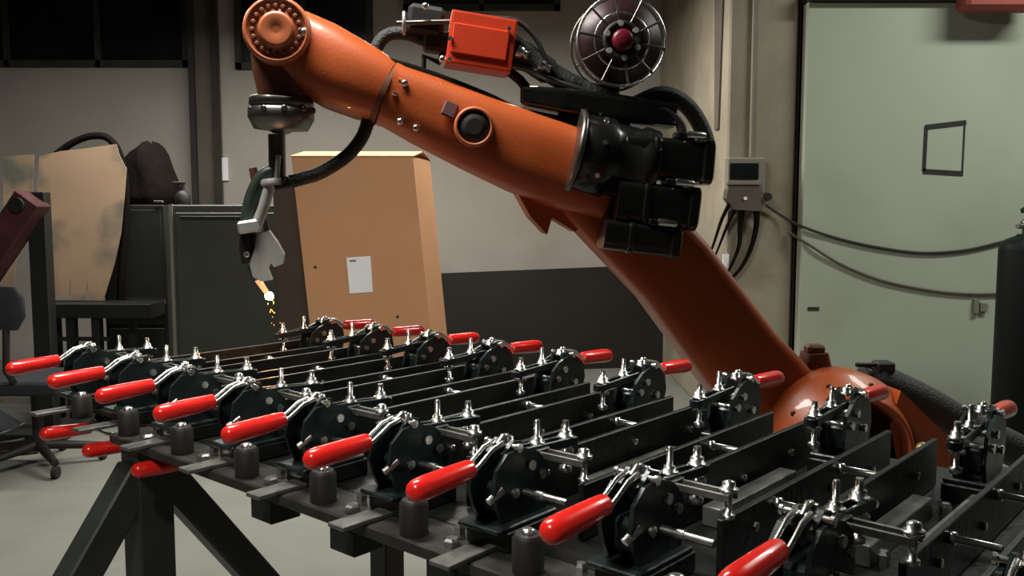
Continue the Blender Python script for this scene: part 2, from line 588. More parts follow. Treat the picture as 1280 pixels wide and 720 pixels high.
m.lathe((.325, 0, .008), (0, 0, 1), [(0, .013), (.003, .013), (.003, .0095), (.011, .0095), (.012, .006), (.026, .005)], 8)
m.lathe((.325, 0, -.014), (0, 0, 1), [(0, .013), (.004, .013)], 10)
g['spindle'] = m.data('spindle', M['chrome'])
m = MB()   # stud with nut above the lever hinge, bent link
m.tube([(.168, 0, .028), (.180, 0, .038), (.186, 0, .038), (.188, 0, .030), (.188, 0, .020)], .0045, 8)
g['bent_link'] = m.data('bent_link', M['chrome'])
m = MB()
g['nut'] = MB().lathe((.190, 0, .024), (0, 0, 1), [(0, .012), (.004, .012), (.004, .008), (.012, .008), (.013, .004)], 8).data('nut', M['chrome'])
m.lathe((.255, 0, .012), (0, 0, 1), [(0, .012), (.003, .012), (.003, .008), (.010, .008), (.011, .0045), (.034, .0045), (.036, .003)], 8)
g['stud'] = m.data('stud', M['chrome'])
m = MB()   # pivot pins crossing the plates
for (x, z, r) in ((.180, .026, .0045), (.208, -.004, .005), (.232, -.022, .005), (.172, -.036, .005)):
    m.tube([(x, -.029, z), (x, .029, z)], r, 8)
    for sy in (-.029, .029):
        m.lathe((x, sy - .002, z), (0, 1, 0), [(0, r * 1.5), (.004, r * 1.5)], 8)
g['pivot_pin'] = m.data('pivot_pin', M['chrome'])
m = MB()
m.box((.202, 0, -.097), (.118, .076, .028), bev=.002)
g['mount_block'] = m.data('mount_block', M['steel'])
m = MB()
m.box((.100, .0, -.1080), (.10, .036, .007), bev=.001)
g['base_bar'] = m.data('base_bar', M['steel_raw'])
screw_local = [(.140, -.026, -.083), (.140, .026, -.083), (.243, -.026, -.083), (.243, .026, -.083)]


# near-row extras: cross arm with nut, tie rods and a short post on the camera-right side
m = MB()
for dx in (-.010, .010):
    m.box((.250 + dx, -.052, .002), (.004, .085, .010), bev=.001)
m.box((.250, -.012, .003), (.026, .012, .012), bev=.001)
g['cross_arm'] = m.data('cross_arm', M['steel_raw'])
g['cross_spindle'] = MB().lathe((.250, -.088, -.026), (0, 0, 1), [(0, .008), (.005, .008), (.005, .0045), (.032, .0045), (.032, .012), (.038, .012), (.038, .008), (.046, .008), (.048, .004)], 10).data('cross_spindle', M['chrome'])
m = MB()
m.tube([(.195, -.026, -.040), (.195, -.050, -.040)], .006, 10)
m.tube([(.195, -.049, -.040), (.195, -.060, -.040)], .0075, 6)
m.tube([(.195, -.059, -.040), (.195, -.100, -.040)], .0055, 10)
g['tie_rod'] = m.data('tie_rod', M['chrome'])
g['side_post'] = MB().lathe((.118, -.095, -.1112), (0, 0, 1), [(0, .021), (.044, .021), (.050, .017)], 18).data('side_post', M['black_matt'])
g['post_screw'] = MB().lathe((.118, -.095, -.0632), (0, 0, 1), [(0, .010), (.007, .010), (.009, .006)], 10).data('post_screw', M['chrome'])
g['stop_pin'] = MB().tube([(.128, -.018, -.040), (.150, -.024, -.026)], .006, 8).data('stop_pin', M['chrome'])


def add_clamp(label, group, loc, rz, under=False, extras=False):
    c = empty('toggle_clamp', loc, label, 'clamp', group)
    c.rotation_euler = (PI if under else 0, 0, rz)
    names = ['grip', 'handle_bar', 'body', 'pivot_pin']
    if not under:
        names += ['hold_down_bar', 'spindle', 'stud', 'nut', 'bent_link', 'mount_block', 'base_bar', 'stop_pin']
    if extras:
        names += ['cross_arm', 'cross_spindle', 'tie_rod', 'side_post', 'post_screw']
    for n in names:
        o = inst(n, g[n], c)
        if under and n in ('body', 'pivot_pin'):
            o.scale = (1, 1, .33)          # the low-profile clamps below the table
    if not under:
        for p in screw_local:
            inst('screw', hex_small, c, p)
    return c


ORD = ['first', 'second', 'third', 'fourth', 'fifth', 'sixth', 'seventh', 'eighth', 'ninth', 'tenth']
for k in range(10):
    if k == 9:
        lab = 'red-gripped black toggle clamp at the lower right corner, its grip cut off by the frame'
    elif k == 0:
        lab = 'red-gripped black toggle clamp at the far left end of the front row'
    else:
        lab = 'red-gripped black toggle clamp in the front row, %s from the left' % ORD[k]
    add_clamp(lab, 'toggle clamps in the front row', T(QN, s_of(k) + random.uniform(-.003, .003), TIP_Z), YAW + random.uniform(-.02, .02), extras=True)
for k in range(9):
    if k == 0:
        lab = 'small-looking red-gripped clamp at the left end of the rear row beside the welding spot'
    elif k == 8:
        lab = 'red-gripped clamp at the right end of the rear row by the black gas cylinder'
    else:
        lab = 'red-gripped black toggle clamp in the rear row, %s from the left' % ORD[k]
    add_clamp(lab, 'toggle clamps in the rear row', T(QF, s_of(k) - .008 + random.uniform(-.003, .003), TIP_Z), YAW + PI + random.uniform(-.02, .02))
for k, w in ((0, 'leftmost'), (1, 'middle'), (2, 'rightmost')):
    add_clamp('red-gripped clamp hanging upside down under the front row, %s of three' % w, 'toggle clamps under the table', T(QN + .063, s_of(k), .795), YAW, True)

# ------------------------------------------------------------------ the welding robot
RB = Vector((0.93, 2.62, 0))                       # foot of the robot
WR = at(352, 45, 2.44)
RD = Vector((WR.x - RB.x, WR.y - RB.y, 0)).normalized()   # reach direction
RN = Vector((-RD.y, RD.x, 0))
if RN.y > 0: RN = -RN                               # sideways, towards the camera


def rp(px, py, off=0.0):
    """point of the vertical robot plane, shifted sideways by off"""
    r = ray(px, py)
    k = ((RB + RN * off) - CAM).dot(RN) / r.dot(RN)
    return CAM + r * k


def PX(n):
    return n * 2.55 / F_PX      # pixels to metres at the robot


ro = empty('robot_arm', RB, 'big orange industrial welding robot arm reaching left over the fixture table', 'robot')
# base and rotating column
m = MB()
m.lathe(RB, (0, 0, 1), [(0, .36), (.03, .36), (.03, .30), (.10, .27), (.30, .25), (.34, .27), (.40, .27)], 32)
m.build('base', M['orange'], ro)
m = MB()
ax = rp(1050, 560, 0)
m.lathe(RB + Vector((0, 0, .40)), (0, 0, 1), [(0, .27), (.06, .27), (.10, .24)], 32)
m.loft([RB + Vector((0, 0, .42)) - RD * .02, RB + Vector((0, 0, .56)) - RD * .02], [(.17, .26), (.15, .22)], RN, 5, 24)
m.build('rotating_column', M['orange'], ro)
# axis two housing: a thick ring open to the camera with a dark motor inside
hc = rp(1048, 560, .10)
m = MB()
m.lathe(hc - RN * .09, RN, [(0, .12), (0, .212), (.02, .222), (.095, .222), (.108, .219), (.118, .213), (.188, .170), (.194, .164), (.192, .156), (.14, .152), (.14, .05)], 48)  # front rim coned to catch lamp light and brighten the ring
m.build('shoulder_housing', M['orange'], ro)
m = MB()
m.lathe(hc + RN * .035, RN, [(0, .152), (.03, .14), (.05, .09), (.07, .07)], 32)
mo = m.build('shoulder_motor', M['black'], ro)
for i in range(10):
    th = 2 * PI * i / 10
    p = hc + (RD * math.cos(th) + Vector((0, 0, 1)) * math.sin(th)) * .198 + RN * .050
    MB().lathe(p, RN, [(0, .008), (.006, .008), (.007, .005)], 6).build('bolt', M['orange_dark'], ro)
# slanting buttress on the right of the housing
m = MB()
m.slab([rp(1098, 478, .05), rp(1158, 536, .05), rp(1228, 600, .05), rp(1230, 690, .05), rp(1120, 680, .05), rp(1085, 520, .05)], RN * .12)
m.build('buttress', M['orange'], ro)
m = MB()
m.loft([rp(1018, 470, .0), rp(1018, 440, .0)], [(.05, .045), (.04, .03)], RN, 5, 16)
m.box(rp(1018, 436, .0), (.05, .05, .025), bev=.006)
m.build('lifting_lug', M['orange_dark'], ro)
m = MB()
m.lathe(rp(1152, 562, .20), RN, [(0, .022), (.02, .022), (.022, .014)], 16)
m.build('plug_socket', M['brass'], ro)

# link arm
m = MB()
m.loft([rp(1005, 560, -.03), rp(985, 520, -.03), rp(918, 445, -.03), rp(838, 338, -.03), rp(772, 268, -.03), rp(742, 234, -.03), rp(722, 212, -.03)],
       [(.09, PX(66)), (.10, PX(60)), (.10, PX(55)), (.095, PX(53)), (.09, PX(53)), (.085, PX(54)), (.07, PX(46))], RN, 6, 32)
m.build('link_arm', M['orange'], ro)
m = MB()
m.slab([rp(646, 240, .02), rp(664, 272, .02), rp(684, 293, .02), rp(690, 272, .02), rp(720, 290, .02), rp(735, 250, .02), rp(690, 225, .02)], -RN * .10)
m.build('stop_lug', M['orange'], ro)

# forearm casting
m = MB()
m.loft([rp(484, 118), rp(492, 121), rp(530, 138), rp(592, 166), rp(650, 190), rp(705, 210), rp(760, 228)],
       [(.086, PX(39)), (.084, PX(38)), (.090, PX(42)), (.098, PX(46)), (.106, PX(50)), (.110, PX(52)), (.105, PX(50))], RN, 2.9, 36)
fo = m.build('forearm', M['orange'], ro)
# joint flange between forearm and wrist, with its bolts
m = MB()
fdir = (rp(592, 166) - rp(484, 118)).normalized()
fup = RN.cross(fdir).normalized()
if fup.z < 0: fup = -fup
m.lathe(rp(477, 115), fdir, [(0, .091), (.016, .091)], 36)
fl = m.build('joint_ring', M['orange_dark'], ro)
for i in range(6):
    th = 2 * PI * i / 14
    p = rp(492, 121) + (RN * math.cos(th) + fup * math.sin(th)) * .088
    MB().lathe(p, fdir, [(0, .006), (.010, .006), (.012, .004)], 6).build('bolt', M['orange_light'] if i % 3 else M['chrome'], fl)
# round port and plate on the flank
m = MB()
pc = rp(592, 159, .095)
m.lathe(pc - RN * .03, RN, [(0, .052), (.045, .052), (.05, .049), (.05, .043), (.044, .042)], 32)
po = m.build('port_ring', M['orange_light'], ro)
MB().lathe(pc - RN * .01, RN, [(0, .043), (.026, .043), (.030, .02)], 28).build('port_cover', M['black_matt'], po)
m = MB()
n2 = (RN + fup * .35).normalized()
R = Matrix((fdir, n2.cross(fdir), n2)).transposed()
m.box(rp(562, 137, .098), (.036, .042, .008), R, bev=.003)
m.build('rating_plate', M['maroon'], ro)
for (x, y) in ((506, 104), (500, 152), (520, 160)):
    MB().lathe(rp(x, y, .085), RN, [(0, .009), (.006, .009), (.008, .005)], 8).build('bolt', M['chrome'], ro)

# wrist
m = MB()
m.loft([rp(478, 116), rp(460, 107), rp(428, 92), rp(395, 73), rp(366, 54), rp(340, 44), rp(322, 38)],
       [(.088, PX(39)), (.092, PX(43)), (.094, PX(46)), (.090, PX(46)), (.078, PX(40)), (.065, PX(32)), (.045, PX(16))], RN, 2.5, 32)
m.build('wrist', M['orange'], ro)
wc = rp(352, 46, .0)
m = MB()
m.lathe(wc - RN * .085, RN, [(0, .072), (0, .080), (.01, .085), (.176, .085), (.188, .080), (.190, .074), (.184, .072), (.184, .046), (.194, .044), (.196, .036), (.190, .01)], 44)
wd = m.build('wrist_disc', M['orange_light'], ro)
for i in range(20):
    th = 2 * PI * i / 20
    p = wc + (RD * math.cos(th) + Vector((0, 0, 1)) * math.sin(th)) * .059 + RN * .097
    MB().lathe(p, RN, [(0, .0065), (.006, .0065), (.007, .004)], 6).build('bolt', M['orange_dark'], wd)
m = MB()
m.lathe(rp(381, 41, .09), RN, [(0, .012), (.012, .011), (.014, .006)], 10)
m.build('bolt', M['chrome'], ro)
m = MB()   # dark knuckle that carries the flange
m.loft([rp(356, 70), rp(356, 95), rp(354, 116), rp(353, 130)], [(.06, .085), (.062, .08), (.062, .066), (.058, .058)], RN, 3.5, 24)
m.build('knuckle', M['orange_dark'], ro)
fz = rp(352, 122)
m = MB()
m.lathe(fz, Vector((-.04, 0, -1)), [(0, .060), (0, .076), (.004, .083), (.022, .084), (.024, .080), (.028, .080), (.030, .086), (.056, .086), (.060, .083), (.084, .070), (.088, .03), (.094, .02)], 40)
fm = m.build('tool_flange', M['flange'], ro)
for i in range(10):
    th = 2 * PI * i / 10
    p = fz + Vector((math.cos(th) * .087, math.sin(th) * .087, -.034))
    MB().lathe(p - Vector((math.cos(th), math.sin(th), 0)) * .006, Vector((math.cos(th), math.sin(th), 0)), [(0, .008), (.006, .008), (.008, .004)], 8).build('bolt', M['flange'], fm)

# elbow gearbox and the three black motors
m = MB()
e0, e1 = rp(716, 190, .06), rp(806, 212, .06)
ea = (e1 - e0).normalized()
m.lathe(e0, ea, [(0, .095), (.012, .107), (.09, .112), (.10, .104), (.17, .104), (.18, .112), (.215, .110), (.225, .08)], 36)
eb = m.build('elbow_gearbox', M['black'], ro)
m = MB()
m.lathe(e0 - ea * .006, ea, [(0, .104), (0, .116), (.012, .118), (.016, .110)], 40)
m.build('clamp_ring', M['flange'], eb)
for i in range(8):
    th = 2 * PI * i / 8 + .3
    eu = RN.cross(ea)
    p = e0 + ea * .06 + (RN * math.cos(th) + eu * math.sin(th)) * .108
    MB().lathe(p, (RN * math.cos(th) + eu * math.sin(th)), [(0, .008), (.008, .007)], 6).build('bolt', M['chrome'], eb)
for (p0, p1, hw, hh, tip) in (((778, 196), (886, 204), .058, PX(27), .10), ((768, 250), (868, 262), .056, PX(26), .12), ((752, 292), (846, 304), .050, PX(19), .13)):
    m = MB()
    a0, a1 = rp(*p0, tip), rp(*p1, tip)
    d = (a1 - a0).normalized()
    L = (a1 - a0).length
    prof = [0, .30, .32, .36, .38, .86, .88, .98, 1.0]
    sc = [.92, .92, 1.0, 1.0, .94, .94, 1.0, 1.0, .88]
    m.loft([a0 + d * L * t for t in prof], [(hw * q, hh * q) for q in sc], RN, 5.5, 28, smooth=False)
    mt = m.build('motor', M['black'], ro)
    m = MB()
    mid = a0 + d * L * .66
    upv = RN.cross(d).normalized()
    if upv.z < 0: upv = -upv
    R = Matrix((d, upv.cross(d), upv)).transposed()
    m.box(mid + upv * (hh + .004) + RN * hw * .45, (.055, .05, .018), R, bev=.004)
    m.build('connector_box', M['black'], mt)
    MB().lathe(mid + upv * (hh + .006) + RN * hw * .85, d, [(0, .010), (.045, .010), (.05, .006)], 10).build('connector', M['chrome'], mt)
# carrier tray along the top, hose arc behind the motors
m = MB()
m.loft([rp(658, 122), rp(700, 128), rp(770, 138), rp(838, 146)], [(.06, PX(12)), (.07, PX(15)), (.07, PX(17)), (.06, PX(15))], RN, 6, 20, smooth=False)
m.box(rp(664, 122, .0), (.06, .10, .05), bev=.008)
m.build('carrier_tray', M['black'], ro)
m = MB()
m.box(rp(740, 158), (.20, .10, .06), bev=.01)
m.build('tray_support', M['black_matt'], ro)
MB().tube(smooth_path([rp(790, 132), rp(826, 118), rp(856, 130), rp(876, 158), rp(884, 190), rp(872, 215)]), PX(10.5), 12).build('hose', M['loom'], ro)
MB().tube(smooth_path([rp(800, 140, .05), rp(826, 136, .05), rp(850, 155, .05), rp(852, 185, .05)]), PX(6), 10).build('hose', M['black_matt'], ro)
MB().tube(smooth_path([rp(486, 78, .03), rp(520, 88, .03), rp(560, 102, .03), rp(610, 122, .03), rp(650, 140, .03), rp(705, 152, .03)]), PX(6), 10).build('cable', M['cloth'], ro)
# loom from the wire feeder back to the tray
MB().tube(smooth_path([rp(636, 58), rp(662, 74), rp(690, 92), rp(725, 110), rp(770, 122)]), [PX(17)] * 6 + [PX(16)] * 6 + [PX(13)] * 6 + [PX(11)] * 7, 14).build('hose', M['loom'], ro)
MB().tube(smooth_path([rp(612, 22, .03), rp(645, 26, .03), rp(668, 46, .03), rp(682, 72, .03), rp(700, 98, .03)]), PX(3), 8).build('cable', M['black_matt'], ro)
MB().tube(smooth_path([rp(640, 82, .03), rp(665, 88, .03), rp(700, 104, .03), rp(740, 116, .03)]), PX(4), 8).build('cable', M['flange'], ro)
for (x, y, r) in ((651, 66, 8), (679, 83, 7)):
    MB().lathe(rp(x, y, .04), fdir, [(-.012, PX(r)), (.004, PX(r)), (.006, PX(r * .7)), (.02, PX(r * .7))], 12).build('hose_coupling', M['chrome'], ro)
# vermilion feeder box with brackets
bd = (rp(640, 28) - rp(562, 15)).normalized()
bu = RN.cross(bd).normalized()
if bu.z < 0: bu = -bu
R = Matrix((bd, bu.cross(bd), bu)).transposed()
m = MB()
m.box(rp(600, 56, 0), (PX(78), .12, PX(62)), R, bev=.006, seg=2)
fb = m.build('feeder_box', M['box_red'], ro)
m = MB()
m.box(rp(600, 52, .062), (PX(66), .006, PX(34)), R, bev=.002)
m.build('lid', M['box_red'], fb)
for (x, y) in ((563, 48), (636, 36), (562, 74)):
    MB().lathe(rp(x, y, .064), RN, [(0, .007), (.006, .006)], 8).build('screw', M['chrome'], fb)
m = MB()
m.box(rp(532, 28), (PX(44), .09, PX(34)), R, bev=.012)
m.box(rp(545, 52), (PX(30), .07, PX(26)), R, bev=.008)
m.build('cable_clamp', M['black_matt'], ro)
MB().tube([rp(496, 29, .05), rp(562, 27, .05)], PX(3), 8).build('support_rod', M['flange'], ro)
MB().ring(rp(505, 29, .05), RD, PX(12), PX(2), 20, 6).build('hose_clip', M['light_metal'], ro)
for (x, y) in ((532, 8), (553, 74)):
    MB().lathe(rp(x, y, .06), RN, [(0, .010), (.008, .009), (.010, .005)], 8).build('bolt', M['chrome'], ro)
MB().tube(smooth_path([rp(560, 62), rp(535, 52), rp(508, 42), rp(484, 44), rp(470, 62), rp(472, 84)]), PX(8), 10).build('hose', M['loom'], ro)
MB().tube([rp(556, 62), rp(548, 78), rp(530, 70), rp(528, 100), rp(533, 112)], PX(4), 8).build('bracket', M['black_matt'], ro)
MB().tube([rp(630, 84), rp(650, 100), rp(664, 118)], PX(6), 8).build('bracket', M['black_matt'], ro)
# big loom coming out of the shoulder to the right
lp = smooth_path([rp(1076, 470, -.05), rp(1110, 482, -.05), rp(1160, 506, -.05), rp(1215, 538, -.05), rp(1275, 566, -.05), rp(1350, 612, -.05), rp(1420, 700, -.05)])
MB().tube(lp, [PX(16)] * 3 + [PX(24)] * (len(lp) - 3), 18).build('cable_loom', M['loom'], ro)
m = MB()
m.box(rp(1104, 458, -.04), (.05, .06, .03), bev=.004)
m.tube([rp(1070, 456, -.04), rp(1104, 456, -.04)], PX(3), 8)
m.build('loom_clamp', M['black_matt'], ro)
# hose hanging from the wrist to the torch
MB().tube(smooth_path([rp(462, 146, .02), rp(452, 172, .02), rp(432, 196, .02), rp(400, 216, .02), rp(378, 223, .02), rp(363, 227, .02)]), PX(8), 12).build('hose', M['loom'], ro)

# wire spool held above the elbow
sc_ = rp(772, 55, .02)
sp = empty('wire_spool', sc_ - Vector((0, 0, PX(56))), 'round wire spool with crimson hub and shiny rim above the robot elbow', 'spool')
MB().lathe(sc_ - RN * .035, RN, [(0, .02), (0, PX(50)), (.07, PX(50)), (.07, .02)], 40).build('wound_wire', M['spool_wire'], sp)
for off in (-.05, .05):
    m = MB()
    m.ring(sc_ + RN * off, RN, PX(53), PX(1.7), 44, 8)
    m.ring(sc_ + RN * off, RN, PX(33), PX(1.5), 36, 6)
    fr = m.build('rim', M['chrome'] if off > 0 else M['flange'], sp)
    for i in range(10):
        th = 2 * PI * (i + .25) / 10
        d = RD * math.cos(th) + Vector((0, 0, 1)) * math.sin(th)
        MB().tube([sc_ + RN * off + d * PX(18), sc_ + RN * (off * 1.05) + d * PX(53)], PX(1.5), 6).build('spoke', M['flange'], fr)
m = MB()
m.lathe(sc_ - RN * .055, RN, [(0, PX(24)), (.11, PX(24)), (.115, PX(20)), (.105, PX(14))], 28)
hb = m.build('hub', M['black_matt'], sp)
MB().lathe(sc_ + RN * .03, RN, [(0, PX(13)), (.035, PX(13)), (.04, PX(9)), (.042, PX(3))], 24).build('hub_cap', M['spool_red'], hb)
for i in range(6):
    th = 2 * PI * i / 6 + .4
    d = RD * math.cos(th) + Vector((0, 0, 1)) * math.sin(th)
    MB().lathe(sc_ + RN * .054 + d * PX(20), RN, [(0, PX(4)), (.006, PX(3.5))], 10).build('hub_stud', M['light_metal'], hb)
m = MB()
m.tube([sc_ - RN * .06, sc_ - RN * .09, rp(772, 130, -.06)], PX(5), 8)
m.build('spool_holder', M['black_matt'], ro)

# ------------------------------------------------------------------ the torch and its arc
tip = rp(337, 370, .0)
to = empty('welding_torch', rp(346, 172), 'bent welding torch with pale body pointing down from the robot flange', 'torch')
MB().tube([rp(346, 168), rp(347, 232)], PX(10), 14).build('mounting_rod', M['flange'], to)
MB().tube([rp(348, 194, .03), rp(346, 226, .03)], PX(3), 8).build('guide_pin', M['light_metal'], to)
MB().lathe(rp(341, 232, .02), (-.1, 0, 1), [(0, PX(13)), (.008, PX(14)), (.018, PX(12))], 20).build('collar', M['light_metal'], to)
MB().tube(smooth_path([rp(346, 214), rp(330, 220), rp(318, 240), rp(312, 262), rp(309, 290)]), PX(9), 12).build('neck', M['torch_green'], to)
MB().tube([rp(337, 232, .03), rp(330, 258, .03), rp(320, 284, .03)], PX(6.5), 10).build('gas_tube', M['light_metal'], to)
MB().tube([rp(360.5, 227.5, .02), rp(344, 231, .012)], PX(7), 12).build('hose_socket', M['black_matt'], to)
m = MB()
m.box(rp(313, 283, .02), (PX(26), .05, PX(15)), Matrix.Rotation(-.15, 3, 'Y'), bev=.006)
m.build('clamp_body', M['light_metal'], to)
MB().tube([rp(311, 290, .01), rp(309, 308, .01), rp(313, 328, .01)], PX(10), 12).build('handle', M['black_matt'], to)
MB().lathe(rp(308, 318, .06), RN, [(0, .008), (.006, .006)], 10).build('screw', M['chrome'], to)
m = MB()
pl = [(325, 292), (336, 288), (346, 302), (355, 318), (353, 330), (343, 334), (338, 328), (334, 336), (340, 350), (326, 352), (316, 346), (312, 330), (318, 312)]
m.slab([rp(x, y, .035) for x, y in pl], -RN * .03)
m.build('shield_bracket', M['light_metal'], to)
MB().tube([rp(337, 300, .0), rp(320, 238, -.01)], PX(4), 8).build('stay', M['flange'], to)
MB().tube([rp(316, 210, -.02), rp(321, 236, -.02)], PX(5), 8).build('hose_end', M['orange_dark'], to)
MB().tube([rp(314, 330), rp(322, 350)], PX(6.5), 12).build('nozzle', M['flange'], to)
MB().tube([rp(320, 346), rp(335, 368)], [PX(4.2), PX(3)], 12).build('contact_tip', M['hot'], to)
m = MB()
m.lathe(rp(333, 365), (tip - rp(320, 346)), [(0, .001), (.005, .009), (.013, .012), (.021, .009), (.026, .001)], 14)
tag(m.build_at_base('welding_arc', M['spark']), 'bright orange welding spark at the torch tip', 'spark')
ld = bpy.data.lights.new('arc_light', 'POINT')
ld.energy = 1.6
ld.color = (1.0, 0.42, 0.12)
ld.shadow_soft_size = .012
lo = bpy.data.objects.new('arc_light', ld)
COL.objects.link(lo)
lo.location = tip + Vector((0.01, -.02, -.02))
# glowing specks put in for the orange haze under the arc
m = MB()
for i in range(14):
    t = random.random()
    p = tip.lerp(rp(347, 408), t) + Vector((random.gauss(0, .006 * (.4 + t)), random.gauss(0, .006), 0))
    m.box(p, (.0011, .0011, 0.002 + .002 * random.random()))
tag(m.build_at_base('haze_specks', M['haze_speck']), 'thin trail of glowing sparks put in for the orange haze under the torch tip', 'specks', kind='stuff')

# ------------------------------------------------------------------ background, left
# tall brown carton with a white delivery note
Yc = 4.9
c = [at(364, 196, Yc), at(516, 190, Yc)]
zt = c[0].z
x0b, x1b = at(388, 430, Yc).x + .02, at(537, 430, Yc).x + .03
x0t, x1t = c[0].x, c[1].x
slope = (x0b - x0t) / (zt - at(388, 430, Yc).z)
x0f, x1f = x0t + slope * zt * .9, x1t + slope * zt * .9
ct = empty('carton', ((x0f + x1f) / 2, Yc + .25, 0), 'tall closed brown cardboard carton with a white note, behind the table', 'carton')
D = .46
m = MB()
fr_ = [Vector((x0f, Yc, .0)), Vector((x1f, Yc, .0)), Vector((x1t, Yc, zt)), Vector((x0t, Yc, zt))]
m.slab(fr_, (0.05, D, 0))
m.build('box_body', M['card'], ct)
m = MB()   # slightly lifted top flaps
m.slab([Vector((x0t - .005, Yc - .004, zt)), Vector((x1t + .005, Yc - .004, zt)), Vector((x1t + .03, Yc + .22, zt + .035)), Vector((x0t + .02, Yc + .22, zt + .035))], (0, 0, .006))
m.build('flap', M['card'], ct)
m = MB()
m.slab([Vector((x0t + .025, Yc + .24, zt + .035)), Vector((x1t + .035, Yc + .24, zt + .035)), Vector((x1t + .055, Yc + D, zt)), Vector((x0t + .045, Yc + D, zt))], (0, 0, .006))
m.build('flap', M['card'], ct)
m = MB()
m.slab([at(433, 322, Yc - .004), at(463, 320, Yc - .004), at(466, 365, Yc - .004), at(437, 367, Yc - .004)], (0, .003, 0))
nt_ = m.build('delivery_note', M['paper'], ct)
m = MB()
m.slab([at(437, 325, Yc - .006), at(445, 324.5, Yc - .006), at(445, 327, Yc - .006), at(437, 327.5, Yc - .006)], (0, .002, 0))
m.build('print', M['ink'], nt_)
for (x, y) in ((394, 334), (497, 396)):
    MB().lathe(at(x, y, Yc - .003), (0, 1, 0), [(0, .008), (.002, .008)], 10).build('hole', M['tape'], ct)

# grey cabinet
Yk = 5.3
a, b = at(213, 256, Yk), at(374, 430, Yk)
cb = empty('steel_cabinet', ((a.x + b.x) / 2, Yk + .25, 0), 'grey-green steel cabinet left of the brown carton', 'cabinet')
bx(MB(), a.x, b.x, Yk, Yk + .5, 0.04, a.z, .006).build('cabinet_body', M['cab'], cb)
bx(MB(), a.x + .03, b.x - .02, Yk - .012, Yk, 0.10, a.z - .045, .004).build('door', M['cab'], cb)
bx(MB(), a.x + .06, b.x - .20, Yk - .02, Yk - .008, a.z - .085, a.z - .065, .002).build('pull_rail', M['cab_dark'], cb)
bx(MB(), a.x - .008, a.x + .012, Yk - .008, Yk + .02, 0.0, a.z + .004).build('edge_strip', M['box_grey'], cb)
bx(MB(), a.x + .02, b.x - .02, Yk + .03, Yk + .47, 0, .04).build('plinth', M['cab_dark'], cb)
# dark brown board standing between cabinet and carton
Yo = 5.2
m = MB()
q = [at(341, 233, Yo), at(368, 230, Yo), at(386, 420, Yo), at(348, 420, Yo)]
for p_, top in ((q[2], q[1]), (q[3], q[0])):
    t_ = top.z / (top.z - p_.z)
    p_.x = top.x + (p_.x - top.x) * t_
    p_.z = 0
m.slab(q, (0, .03, 0))
tag(m.build_at_base('wooden_board', M['board']), 'dark brown board standing between the grey cabinet and the brown carton', 'board')
# pump bottle
pb = at(229, 256, Yk + .12)
pb.z = a.z
bo = empty('pump_bottle', pb, 'small dark pump bottle standing on the grey cabinet', 'bottle')
MB().lathe(pb, (0, 0, 1), [(0, .042), (.005, .045), (.055, .045), (.075, .03), (.085, .016)], 18).build('bottle', M['black_matt'], bo)
m = MB()
m.tube([pb + Vector((0, 0, .08)), pb + Vector((0, 0, .125))], .012, 8)
m.box(pb + Vector((-.02, 0, .128)), (.075, .022, .018), bev=.004)
m.build('pump_head', M['black_matt'], bo)

# dark tool cabinet with a dark jacket heaped on it
Yd = 5.72
a, b = at(146, 256, Yd), at(211, 430, Yd)
dc = empty('tool_cabinet', ((a.x + b.x) / 2, Yd + .25, 0), 'dark steel cabinet between the stained cardboard and the grey cabinet', 'cabinet')
bx(MB(), a.x - .1, b.x, Yd, Yd + .5, .03, a.z, .006).build('cabinet_body', M['cab_dark'], dc)
bx(MB(), a.x - .08, b.x - .02, Yd - .012, Yd, .55, a.z - .03, .004).build('door', M['cab_dark'], dc)
bx(MB(), a.x - .08, b.x - .02, Yd - .012, Yd, .10, .53, .004).build('drawer', M['cab_dark'], dc)
bx(MB(), at(160, 376, Yd).x, at(208, 376, Yd).x, Yd - .03, Yd - .012, at(160, 379, Yd).z, at(160, 373, Yd).z).build('handle', M['flange'], dc)
bx(MB(), a.x - .08, b.x - .03, Yd + .03, Yd + .47, 0, .03).build('plinth', M['cab_dark'], dc)
m = MB()
prof = [(146, 256), (148, 232), (150, 212), (146, 192), (152, 184), (166, 180), (176, 183), (186, 178), (196, 184), (203, 200), (209, 222), (211, 256)]
m2 = [at(x, y, Yd + .1) for x, y in prof]
zb = a.z
cen = Vector(((m2[0].x + m2[-1].x) / 2, Yd + .25, 0))
base_w = (m2[-1].x - m2[0].x) / 2
hh = max(p.z for p in m2) - zb
rings = []
lay = [(0, 1.0), (.18, .98), (.4, .93), (.6, .88), (.78, .80), (.90, .62), (.97, .40), (1.0, .12)]
nn = 26
vv, ff = [], []
for i, (t, sc) in enumerate(lay):
    for k in range(nn):
        th = 2 * PI * k / nn
        w = 1 + .07 * math.sin(5 * th + 2 * t) + .05 * math.sin(9 * th + 5 * t)
        vv.append(Vector((cen.x + base_w * sc * w * math.cos(th) * .98 + .02 * math.sin(6 * t), cen.y + .2 * sc * w * math.sin(th), zb + hh * t + (.02 * math.sin(3 * th) if t > .7 else 0))))
for i in range(len(lay) - 1):
    for k in range(nn):
        k2 = (k + 1) % nn
        ff.append([i * nn + k, i * nn + k2, (i + 1) * nn + k2, (i + 1) * nn + k])
ff.append([(len(lay) - 1) * nn + k for k in range(nn)])
ff.append([k for k in range(nn)][::-1])
m._add(vv, ff, True)
tag(m.build_at_base('jacket', M['cloth']), 'dark brown work jacket heaped on top of the dark steel cabinet', 'jacket')
MB_ = MB().box(at(198, 252, Yd - .02), (.06, .02, .012), bev=.002)  # small chrome block added as a glint
tag(MB_.build_at_base('glint_piece', M['chrome']), 'small shiny piece put in for the white glint on the dark cabinet edge', 'tool')

